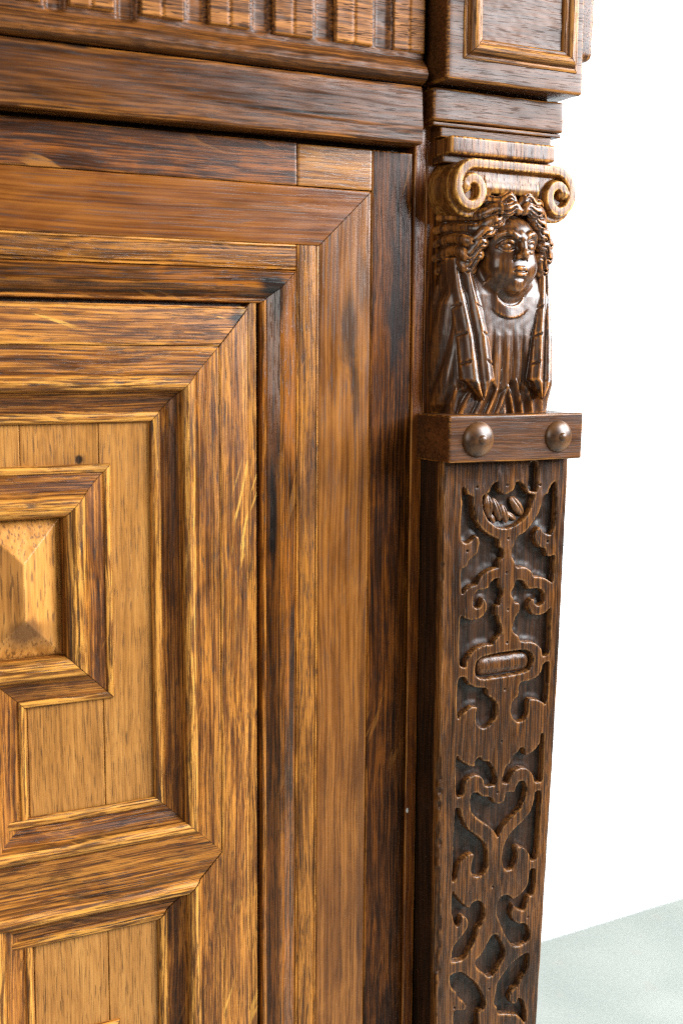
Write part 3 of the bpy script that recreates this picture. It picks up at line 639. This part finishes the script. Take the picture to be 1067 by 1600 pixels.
def f_lappet(x, y, z):
    """notched, grooved lappet hanging either side of the bodice"""
    ax = np.abs(x); xc = np.interp(z, [12, 25, 60, 95, 116], [27, 28.5, 32, 37.5, 39.5]); hw = np.interp(z, [12, 20, 25, 27, 60, 95, 116], [.6, 6, 9, 12.2, 11.2, 8.8, 7.0])
    fr = np.interp(z, [10, 25, 60, 95, 116], [39.0, 39.6, 36.0, 30.0, 26.5]); t = (ax - xc) / hw
    surf = fr - .022 * (ax - 24).clip(0) ** 2 + 1.1 * np.cos(t * math.pi * 2 + math.pi) - .8 * t ** 4
    surf = surf - 2.3 * np.exp(-(t / .10) ** 2)
    zz_ = np.mod(z - 33 + 5.0 * np.abs(t), 21.0) - 10.5
    surf = surf - 1.7 * np.exp(-(zz_ / .85) ** 2) * smooth01((np.abs(t) - .45) / .15) * (z < 100) * (z > 30)
    return np.maximum(np.abs(ax - xc) - hw, (y - surf) * .8)
cv.apply(f_body, (-58, -1, 0, 58, 50, 124))
cv.apply(lambda x, y, z: np.maximum(np.maximum(np.abs(x) - 44, y - 6), np.abs(z - 110) - 52), None)
cv.apply(f_lappet, (-58, 6, 12, 58, 46, 116), .9)
# collar and neck
def f_collar(x, y, z):
    rho = np.hypot(x, (z - 95.5)); th = np.arctan2(x, y + 5.0)
    d2 = np.abs(rho - 18.0) - 4.4
    surf = y - (33.2 - .011 * x * x + .06 * (rho - 18))
    return np.maximum(np.maximum(d2, surf) , (z - 99)) 
cv.apply(f_collar, (-30, 10, 66, 30, 42, 102), .8)
cv.tube([(0, 14, 70), (0, 15, 100)], 15.5, 14.5, 3)
# skull and face
cv.ell((0, 16, 122), (24.0, 27.5, 31.0), 2); cv.ell((0, 21, 133), (21.5, 23.0, 17.5), 6); cv.ell((0, 21, 107), (19.5, 19.0, 19), 6); cv.ell((0, 27, 98.0), (10.5, 10, 8.0), 7)
for s in (-1, 1):
    cv.ell((s * 11.2, 31.0, 110.5), (9.6, 9.6, 10.5), 8)                       # cheeks
    cv.ell((s * 9.8, 48.0, 125.6), (6.8, 7.6, 4.6), 3.2, 'cut')            # eye sockets
    cv.ell((s * 9.8, 35.6, 125.2), (6.4, 6.4, 4.6), .5)                    # eyeballs
    up = [(s * 3.8, 41.0, 124.4), (s * 6.4, 42.6, 127.6), (s * 10.0, 42.4, 129.0), (s * 13.8, 40.0, 127.8), (s * 16.8, 36.4, 124.6)]
    lo_ = [(s * 3.9, 41.0, 124.2), (s * 6.8, 42.0, 122.0), (s * 10.0, 41.6, 121.2), (s * 13.6, 39.2, 122.0), (s * 16.6, 36.2, 124.4)]
    cv.tube(catmull(up, 5), 1.0, .9, .6); cv.tube(catmull(lo_, 5), .8, .7, .6)
    cv.tube(catmull([(s * 3.0, 43.6, 130.4), (s * 6.4, 44.0, 133.4), (s * 11.5, 42.2, 134.6), (s * 17.0, 37.4, 132.4), (s * 20.5, 31.6, 127.6)], 5), .35, .3, 3.4)   # brow edge
    cv.ell((s * 3.2, 45.6, 117.6), (2.3, 2.6, 2.0), 1.4)                   # nostrils
    cv.ell((s * 1.9, 46.6, 115.9), (1.0, 1.3, .7), .5, 'cut')
    cv.tube(catmull([(s * 5.4, 42.4, 115.5), (s * 7.8, 40.6, 111), (s * 8.6, 38.6, 107)], 5), .35, .3, 1.8, 'cut')
cv.tube([(0, 43.4, 133), (0, 45.6, 127), (0, 48.2, 120.5)], 2.0, 2.7, 3.0); cv.ell((0, 48.2, 119.2), (3.0, 3.0, 2.6), 2.0)
cv.ell((0, 37.8, 107.0), (9.5, 5.2, 7.5), 6)                                # muzzle
up = [(-6.4, 41.2, 107.4), (-3.4, 43.8, 108.9), (-1.3, 44.7, 109.3), (0, 44.5, 108.8), (1.3, 44.7, 109.3), (3.4, 43.8, 108.9), (6.4, 41.2, 107.4)]
cv.tube(catmull(up, 4), 1.2, 1.2, 1.0); cv.tube(catmull([(-5.0, 41.4, 105.6), (-2.4, 43.2, 104.8), (0, 43.7, 104.6), (2.4, 43.2, 104.8), (5.0, 41.4, 105.6)], 4), 1.6, 1.6, 1.2)
cv.tube(catmull([(-6.8, 42.0, 107.0), (-3, 44.9, 107.1), (0, 45.6, 106.7), (3, 44.9, 107.1), (6.8, 42.0, 107.0)], 4), .5, .5, .5, 'cut')
cv.ell((0, 43.6, 101.6), (5.5, 1.8, 1.6), 2.0, 'cut'); cv.ell((0, 36.4, 97.0), (7.0, 5.5, 5.6), 4)
cv.ell((0, 46.0, 112.9), (1.0, 1.2, 2.4), .8, 'cut')
# hair: base mass, then wavy locks combed away from the parting
cv.ell((0, 12, 141), (33, 20, 20), 2)
for s in (-1, 1):
    cv.ell((s * 30, 8, 127), (16, 15, 24), 3); cv.ell((s * 33, 13, 113), (11, 11, 9), 3)
L_ = [((2.2, 36, 156), (10, 37.5, 160.5), (19, 32, 156.5), (29, 25, 155), (41, 2, 152)),
      ((2.2, 41, 150.8), (9, 41.2, 153.8), (17, 37.2, 149.5), (27, 30, 149), (45, 1, 145)),
      ((11.5, 38.5, 147.5), (17.5, 37.0, 145), (24, 33.5, 139), (33, 26, 139), (47.5, 0, 136)),
      ((18.5, 34.5, 140.5), (24, 34, 136.5), (30, 31, 130.5), (38, 23.5, 130), (48, -1, 127)),
      ((23, 29.5, 131), (28, 30.5, 126.5), (34, 27, 120.5), (40, 20, 120.5), (48.5, -1, 118)),
      ((24.8, 25.5, 121.5), (29, 26.5, 117), (34, 23, 112), (39, 16, 111.5), (46, -1, 109))]
for s in (-1, 1):
    for j, lk in enumerate(L_):
        P = catmull([(s * a, b, c) for a, b, c in lk], 7); n = len(P); tt = np.linspace(0, 1, n)
        P[:, 2] += 1.9 * np.sin(tt * 13 + j * .9) * smooth01(tt * 4)
        P[:, 1] += .8 * np.sin(tt * 13 + j * .9 + 1.2)
        rr = 5.2 if j else 4.4
        cv.tube(P, list(rr * (.62 + .42 * np.sin(math.pi * np.clip(tt * 1.05, 0, 1)) ** .7)), None, .3)
        for dy, dz, r_ in ((.86, -.15, 1.0), (.62, .62, .8), (.70, -.72, .7)):
            Gp = P + np.array([s * .3, rr * dy, rr * dz]); Gp[:, 2] += .5 * np.sin(tt * 8 + j)
            cv.tube(Gp[3:-1], list(r_ * (.35 + .65 * np.sin(math.pi * tt[3:-1]))), None, .45, 'cut')
    cv.tube(catmull([(s * 26, 20, 112), (s * 31, 23, 107), (s * 37, 17, 104), (s * 41, 9, 107), (s * 38, 7, 111)], 6), 3.6, 2.6, .4)
cv.tube([(0, 43.5, 154), (0, 42, 159), (0, 34, 164)], 1.0, 1.0, .8, 'cut')      # parting
# chisel facets
cv.apply(lambda x, y, z: cv.d + .16 * np.sin(x * .55 + 1.3 * np.sin(z * .31)) * np.sin(z * .47 + y * .3) + .10 * np.sin(x * 1.3 + z * .9 + y), None, 0, 'set') if False else None
gx3, gy3, gz3 = cv.ax[0][:, None, None], cv.ax[1][None, :, None], cv.ax[2][None, None, :]
cv.d += (.03 * np.sin(gx3 * .55 + 1.3 * np.sin(gz3 * .31)) * np.sin(gz3 * .47 + gy3 * .3)).astype(np.float32)
bust = carve_obj('carved_bust', cv, M_carve, cab, 5000, 5); bust['label'] = 'carved bust of a woman with swept hair, collar and notched lappets'

# --- studded band
band = block('stud_band', cab, M_blk, .0748, .1958, .9663, 1.0012, -.0470, .012, 'H', r=.0014, step=.0035, amp=.0005, seed=21)
ms = bpy.data.materials.new('turned_stud_wood'); ms.use_nodes = True; nt = ms.node_tree; b = nt.nodes['Principled BSDF']
tn = nt.nodes.new('ShaderNodeTexNoise'); tn.inputs['Scale'].default_value = 90; tn.inputs['Detail'].default_value = 4; tcn = nt.nodes.new('ShaderNodeTexCoord'); nt.links.new(tcn.outputs['Object'], tn.inputs['Vector'])
cr = nt.nodes.new('ShaderNodeValToRGB'); cr.color_ramp.elements[0].position = .35; cr.color_ramp.elements[0].color = (.040, .016, .006, 1); cr.color_ramp.elements[1].position = .7; cr.color_ramp.elements[1].color = (.17, .072, .022, 1)
nt.links.new(tn.outputs['Fac'], cr.inputs[0]); nt.links.new(cr.outputs[0], b.inputs['Base Color']); b.inputs['Roughness'].default_value = .33
for (sx_, sz_, rr) in ((.1000, .9835, .0132), (.1730, .9838, .0122)):
    pr = [(1.0, -.05), (1.0, .06), (.97, .12), (.90, .20), (.78, .30), (.62, .39), (.46, .45), (.34, .485), (.27, .495), (.25, .52), (.23, .56), (.19, .595), (.12, .62), (.05, .63), (.001, .632)]
    me = lathe('stud', [(a * rr, c * rr) for a, c in pr], 44)
    obj('stud', me, ms, band, Matrix.Translation((sx_, -.0469, sz_)) @ Matrix.Rotation(R(90), 4, 'X'))

# --- tapered shaft with pierced strapwork over a sunk ground
ZTOP, ZBOT = .9668, .40
def Lx(z): return np.interp(z, [.40, .52, .73, .83, .965], [.0822, .0813, .0800, .0800, .0790])
def Rx(z): return np.interp(z, [.40, .4924, .6697, .7874, .965], [.1770, .1804, .1869, .1908, .1946])
FY = -.033
def shaft():
    zs = np.linspace(ZBOT - .28, ZTOP - .001, 60); sec = []
    V = []; 
    for z in zs:
        l, r_ = float(Lx(z)) + .0003, float(Rx(z)) - .0004
        for y in (.03, .012, 0, -.008, -.016, -.022, -.0250): V.append((l + .0003 * mnoise.noise(Vector((y * 90, z * 12, 4))), y, z))
        for x in np.linspace(l, r_, 6)[1:-1]: V.append((x, -.0252, z))
        V.append((r_, -.0250, z)); V.append((r_, .03, z))
    k = len(V) // len(zs); i = np.arange(len(V)).reshape(len(zs), k)
    Q = np.stack([i[:-1, :-1], i[:-1, 1:], i[1:, 1:], i[1:, :-1]], -1).reshape(-1, 4)
    return mk_mesh('pilaster_shaft', np.array(V), Q, sharp=40)
sh = obj('pilaster_shaft', shaft(), M_side, cab)
HOLES = '''-215,1892 -171,1903 -150,1921 -143,1948 -113,1979 -81,1993 -82,1955 -67,1917 -28,1887 6,1888 55,1911 79,1947 88,1986 126,1978 166,1948 185,1905 202,1885 271,1875 244,1818 229,1771 186,1708 119,1660 30,1628 -37,1632 -104,1659 -166,1709 -200,1767 -213,1823
213,2137 288,2134 295,1947 276,1893 204,1915 207,2026
-397,1971 -367,1940 -355,1899 -305,1890 -308,1846 -295,1772 -275,1697 -224,1634 -157,1584 -67,1543 -56,1521 -57,1484 -15,1457 -13,1410 -51,1385 -56,1357 -52,1329 -105,1323 -166,1304 -214,1271 -240,1231 -256,1209 -311,1201 -353,1175 -387,1136 -396,1345 -379,1340 -342,1355 -329,1396 -279,1429 -247,1464 -234,1528 -244,1571 -272,1594 -293,1565 -346,1536 -379,1543 -401,1572 -402,1760 -401,1887
469,1977 429,1950 402,1904 397,1876 349,1864 337,1794 300,1711 234,1630 179,1581 106,1553 99,1506 64,1461 63,1405 97,1365 110,1316 164,1320 222,1303 263,1271 280,1231 328,1227 387,1213 435,1185 465,1165 473,1250 476,1384 434,1370 392,1381 381,1444 326,1457 284,1498 269,1542 287,1593 326,1626 356,1584 397,1558 435,1552 465,1606 473,1711 474,1853
-49,1239 -92,1233 -130,1203 -140,1166 -189,1159 -233,1160 -265,1139 -278,1103 -280,1051 -257,1026 -224,1028 -203,1059 -198,1096 -176,1094 -155,1054 -152,1007 -183,953 -238,928 -304,929 -353,946 -387,977 -397,945 -397,833 -395,583 -338,567 -334,609 -313,654 -254,705 -177,730 -88,720 -72,761 -12,803 -16,851 -42,892 -49,940 -72,947 -74,1023 -30,1033 -31,1081 -4,1112 -11,1141 -45,1177
106,1207 134,1211 174,1199 204,1170 219,1131 274,1126 320,1129 367,1109 389,1068 382,1015 331,991 295,1014 288,1053 254,1051 234,1009 251,950 293,912 351,907 409,926 449,961 458,941 454,824 451,589 387,572 379,636 336,680 277,704 173,717 160,756 102,801 87,831 105,878 120,929 154,950 154,1031 106,1036 99,1070 69,1101 69,1125 96,1156
-250,536 -245,588 -208,626 -119,640 50,646 210,643 269,617 300,560 279,494 227,466 113,455 -114,453 -192,457 -237,487
-402,495 -336,484 -324,445 -290,412 -212,383 -136,371 -132,311 -75,279 -40,231 -33,181 -48,125 -103,74 -159,53 -204,79 -233,121 -230,198 -214,239 -275,247 -330,221 -373,193 -399,156 -411,317
395,515 456,523 454,404 450,286 437,167 400,198 340,229 270,240 262,192 262,123 229,68 172,58 124,92 97,145 97,213 131,258 170,272 168,341 178,384 277,386 346,408 385,452
-407,-122 -362,-187 -266,-246 -233,-246 -228,-193 -184,-176 -155,-219 -98,-228 -74,-271 -51,-294 -38,-335 -20,-373 -25,-412 -41,-429 -132,-419 -139,-374 -169,-330 -220,-310 -275,-317 -319,-345 -329,-401 -333,-459 -399,-473 -406,-311
394,-68 394,-138 351,-187 293,-218 241,-230 233,-164 204,-155 176,-185 119,-221 103,-274 58,-291 48,-344 32,-381 33,-421 91,-435 112,-384 134,-338 192,-319 250,-326 304,-360 335,-410 349,-462 421,-474 420,-342 421,-142 418,-71
-260,-467 -216,-457 -181,-485 -153,-509 -101,-516 -67,-533 -43,-577 4,-597 49,-583 65,-536 70,-507 152,-520 162,-482 184,-441 219,-433 255,-457 271,-510 253,-597 215,-661 112,-734 44,-792 6,-880 -30,-809 -106,-740 -199,-669 -251,-611 -270,-529
-397,-556 -364,-567 -348,-633 -322,-697 -275,-764 -172,-843 -119,-902 -94,-967 -89,-1085 -111,-1136 -167,-1165 -213,-1156 -245,-1109 -244,-1045 -212,-966 -263,-952 -318,-981 -362,-1022 -377,-1088 -387,-1146 -420,-1164 -417,-1041 -417,-896 -410,-700 -405,-574
354,-544 412,-548 407,-745 400,-897 396,-1122 325,-1128 317,-1065 279,-1012 213,-976 172,-987 194,-1049 184,-1118 157,-1164 104,-1163 68,-1131 48,-1061 52,-981 90,-898 139,-844 253,-769 322,-700 349,-624
329,-1198 381,-1210 381,-1321 367,-1427 313,-1426 287,-1545 227,-1527 184,-1487 178,-1465 155,-1501 145,-1550 171,-1618 231,-1654 291,-1659 328,-1704 349,-1771 333,-1830 196,-1843 153,-1789 79,-1680 41,-1579 9,-1500 13,-1430 46,-1381 99,-1376 141,-1400 165,-1436 247,-1397 293,-1355 315,-1298
-418,-1229 -384,-1276 -337,-1345 -262,-1422 -229,-1378 -184,-1363 -138,-1388 -108,-1445 -106,-1516 -133,-1571 -184,-1601 -182,-1672 -220,-1735 -275,-1813 -309,-1840 -416,-1830 -411,-1795 -402,-1703 -325,-1640 -264,-1573 -254,-1519 -284,-1472 -329,-1453 -334,-1502 -361,-1546 -390,-1505 -420,-1418
-43,-1697 -14,-1688 21,-1701 120,-1878 -32,-2075 -205,-1890 -126,-1831
-430,-1953 -385,-1933 -317,-1939 -248,-1997 -165,-2079 -129,-2139 -80,-2245 -78,-2297 -147,-2321 -145,-2422 -155,-2475 -368,-2418 -383,-2291 -372,-2253 -275,-2278 -259,-2235 -289,-2187 -341,-2148 -353,-2094 -405,-2055
342,-1920 334,-2054 294,-2118 248,-2149 237,-2188 178,-2215 150,-2271 170,-2329 230,-2355 240,-2294 289,-2328 323,-2421 321,-2537 295,-2498 245,-2443 136,-2404 53,-2393 39,-2327 3,-2287 24,-2188 33,-2117 90,-2048 182,-1976 264,-1933'''
cell = .00052
zs = np.arange(ZBOT, ZTOP + cell, cell); nu = int(.117 / cell); u = np.linspace(0, 1, nu)
Zg = np.repeat(zs[:, None], nu, 1); Lg = Lx(zs)[:, None]; Rg = Rx(zs)[:, None]; Xg = Lg + (Rg - Lg) * u[None]
D = np.full(Xg.shape, .02)
def chaikin(P, it=2, a=.2):
    for _ in range(it): P = np.stack([P * (1 - a) + np.roll(P, -1, 0) * a, P * a + np.roll(P, -1, 0) * (1 - a)], 1).reshape(-1, 2)
    return P
def poly_sdf(Xs, Zs, P):
    d = np.full(Xs.shape, 1e9); ins = np.zeros(Xs.shape, bool)
    for a, b in zip(P, np.roll(P, -1, 0)):
        v = b - a; t = np.clip(((Xs - a[0]) * v[0] + (Zs - a[1]) * v[1]) / (v @ v + 1e-15), 0, 1)
        d = np.minimum(d, (Xs - a[0] - v[0] * t) ** 2 + (Zs - a[1] - v[1] * t) ** 2)
        c = ((a[1] > Zs) != (b[1] > Zs)); 
        if abs(v[1]) > 1e-12: ins ^= c & (Xs < a[0] + (Zs - a[1]) * v[0] / v[1])
    d = np.sqrt(d); return np.where(ins, -d, d)
hol = []
def add_hole(P):
    P = chaikin(P); hol.append(P); lo = P.min(0) - .004; hi = P.max(0) + .004
    i0, i1 = np.searchsorted(zs, [lo[1], hi[1]]); 
    if i1 - i0 < 3: return
    sub = np.s_[i0:i1]
    D[sub] = np.minimum(D[sub], poly_sdf(Xg[sub], Zg[sub], P))
for ln in HOLES.strip().split('\n'):
    P = np.array([[float(q) for q in t.split(',')] for t in ln.split()]) * 1e-4 + np.array([PX, .75]); add_hole(P)
# below the picture the strapwork carries on with a lozenge
cx_, cz_ = .131, .448
add_hole(np.array([(cx_, cz_ + .022), (cx_ + .013, cz_), (cx_, cz_ - .022), (cx_ - .013, cz_)]))
for s in (-1, 1): add_hole(np.array([(cx_ + s * .018, cz_ + .026), (cx_ + s * .031, cz_ + .020), (cx_ + s * .031, cz_ - .022), (cx_ + s * .019, cz_ - .026), (cx_ + s * .022, cz_)]))
D -= .00035
Dn = D + .00022 * vnoise(Xg, Zg, 420, 11) + .00018 * vnoise(Xg, Zg, 180, 12)
drop = .0068 * smooth01((.00010 - Dn) / .00085)
top = .00028 * vnoise(Xg, Zg * .35, 300, 13) + .0002 * vnoise(Xg, Zg, 60, 14)
e = np.minimum(Xg - Lg, Rg - Xg)
chip = np.clip(vnoise(Xg * .2, Zg, 42, 15) + .5 * vnoise(Xg, Zg, 190, 16) - .1, 0, 1) * .0052 + .0009
eL = Xg - Lg
rnd = .0026 * (1 - smooth01(eL / chip)) + .0014 * (1 - smooth01((Rg - Xg) / .0010))
Yf = FY + drop + rnd - top + .00035 * (1 - smooth01(D / .0010))
# pin holes
pins = []
for px_, pz_ in PINS if 'PINS' in globals() else []: pins.append((px_, pz_))
for (a, b_) in pins:
    q = np.hypot(Xg - a, Zg - b_); Yf = Yf + .0016 * smooth01((.0012 - q) / .0006)
# skirts at both long edges close the sides
Xf = np.concatenate([Xg[:, :1], Xg, Xg[:, -1:]], 1); Zf = np.concatenate([Zg[:, :1], Zg, Zg[:, -1:]], 1); Yf2 = np.concatenate([np.full((len(zs), 1), -.0250), Yf, np.full((len(zs), 1), -.0250)], 1)
mask = np.concatenate([np.ones((len(zs), 1), bool), D > -.0014, np.ones((len(zs), 1), bool)], 1)
fret = obj('strapwork', hf_mesh('strapwork', Xf, Zf, Yf2, mask, gain=1500, it=3), M_fret, sh)
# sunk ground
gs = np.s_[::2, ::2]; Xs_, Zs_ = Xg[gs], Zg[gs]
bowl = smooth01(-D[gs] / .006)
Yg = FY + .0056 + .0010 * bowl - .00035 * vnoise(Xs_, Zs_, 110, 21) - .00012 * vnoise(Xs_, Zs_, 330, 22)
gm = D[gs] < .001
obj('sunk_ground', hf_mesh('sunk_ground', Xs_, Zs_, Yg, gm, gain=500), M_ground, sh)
# little carved shell in the top ring
def shell():
    c = Carve((-22, 0, 0), (22, 9, 34), .5); return c
rx0, rx1, rz0, rz1 = .1155, .1600, .9140, .9440
U, Wv = np.meshgrid(np.linspace(rx0, rx1, 84), np.linspace(rz0, rz1, 76)); H_ = np.zeros_like(U)
for (cx1, cz1, ang, la, lb, hh) in ((.1222, .9305, 8, .0098, .0040, .0032), (.1302, .9275, 24, .0105, .0036, .0032), (.1372, .9238, 20, .0085, .0034, .0030), (.1490, .9290, 38, .0098, .0046, .0030), (.1268, .9205, 30, .0048, .0022, .0018), (.1440, .9215, 55, .0060, .0024, .0020)):
    a = R(ang); dx = U - cx1; dz = Wv - cz1; p_ = dx * math.sin(a) * -1 + dz * math.cos(a); q_ = dx * math.cos(a) + dz * math.sin(a)
    rr = (p_ / la) ** 2 + (q_ / lb) ** 2
    H_ = np.maximum(H_, hh * np.sqrt(np.clip(1 - rr, 0, 1)) * (1 - .35 * np.exp(-((q_ - .0006) / .0006) ** 2)))
obj('shell_carving', hf_mesh('shell_carving', U, Wv, FY + .0056 - 1.45 * H_, H_ > .00015, gain=1500, it=2), M_shell, sh)
# long cabochon in its slot
ang = 0.; n1, n2 = 90, 34; U, Wv = np.meshgrid(np.linspace(-.0262, .0262, n1), np.linspace(-.0085, .0085, n2))
q = np.hypot(np.maximum(np.abs(U) - .0180, 0) / .0070, Wv / .0080); Hc = .0044 * np.sqrt(np.clip(1 - q ** 2.4, 0, 1))
ccx, ccz = .1389, .8048
Xc = ccx + U * math.cos(ang) - Wv * math.sin(ang) * .2; Zc = ccz + Wv + U * math.sin(ang) * .35
obj('cabochon', hf_mesh('cabochon', Xc, Zc, FY + .0060 - 1.15 * Hc - .0002 * vnoise(Xc, Zc, 250, 3), q < 1.0, gain=600), M_fret, sh)
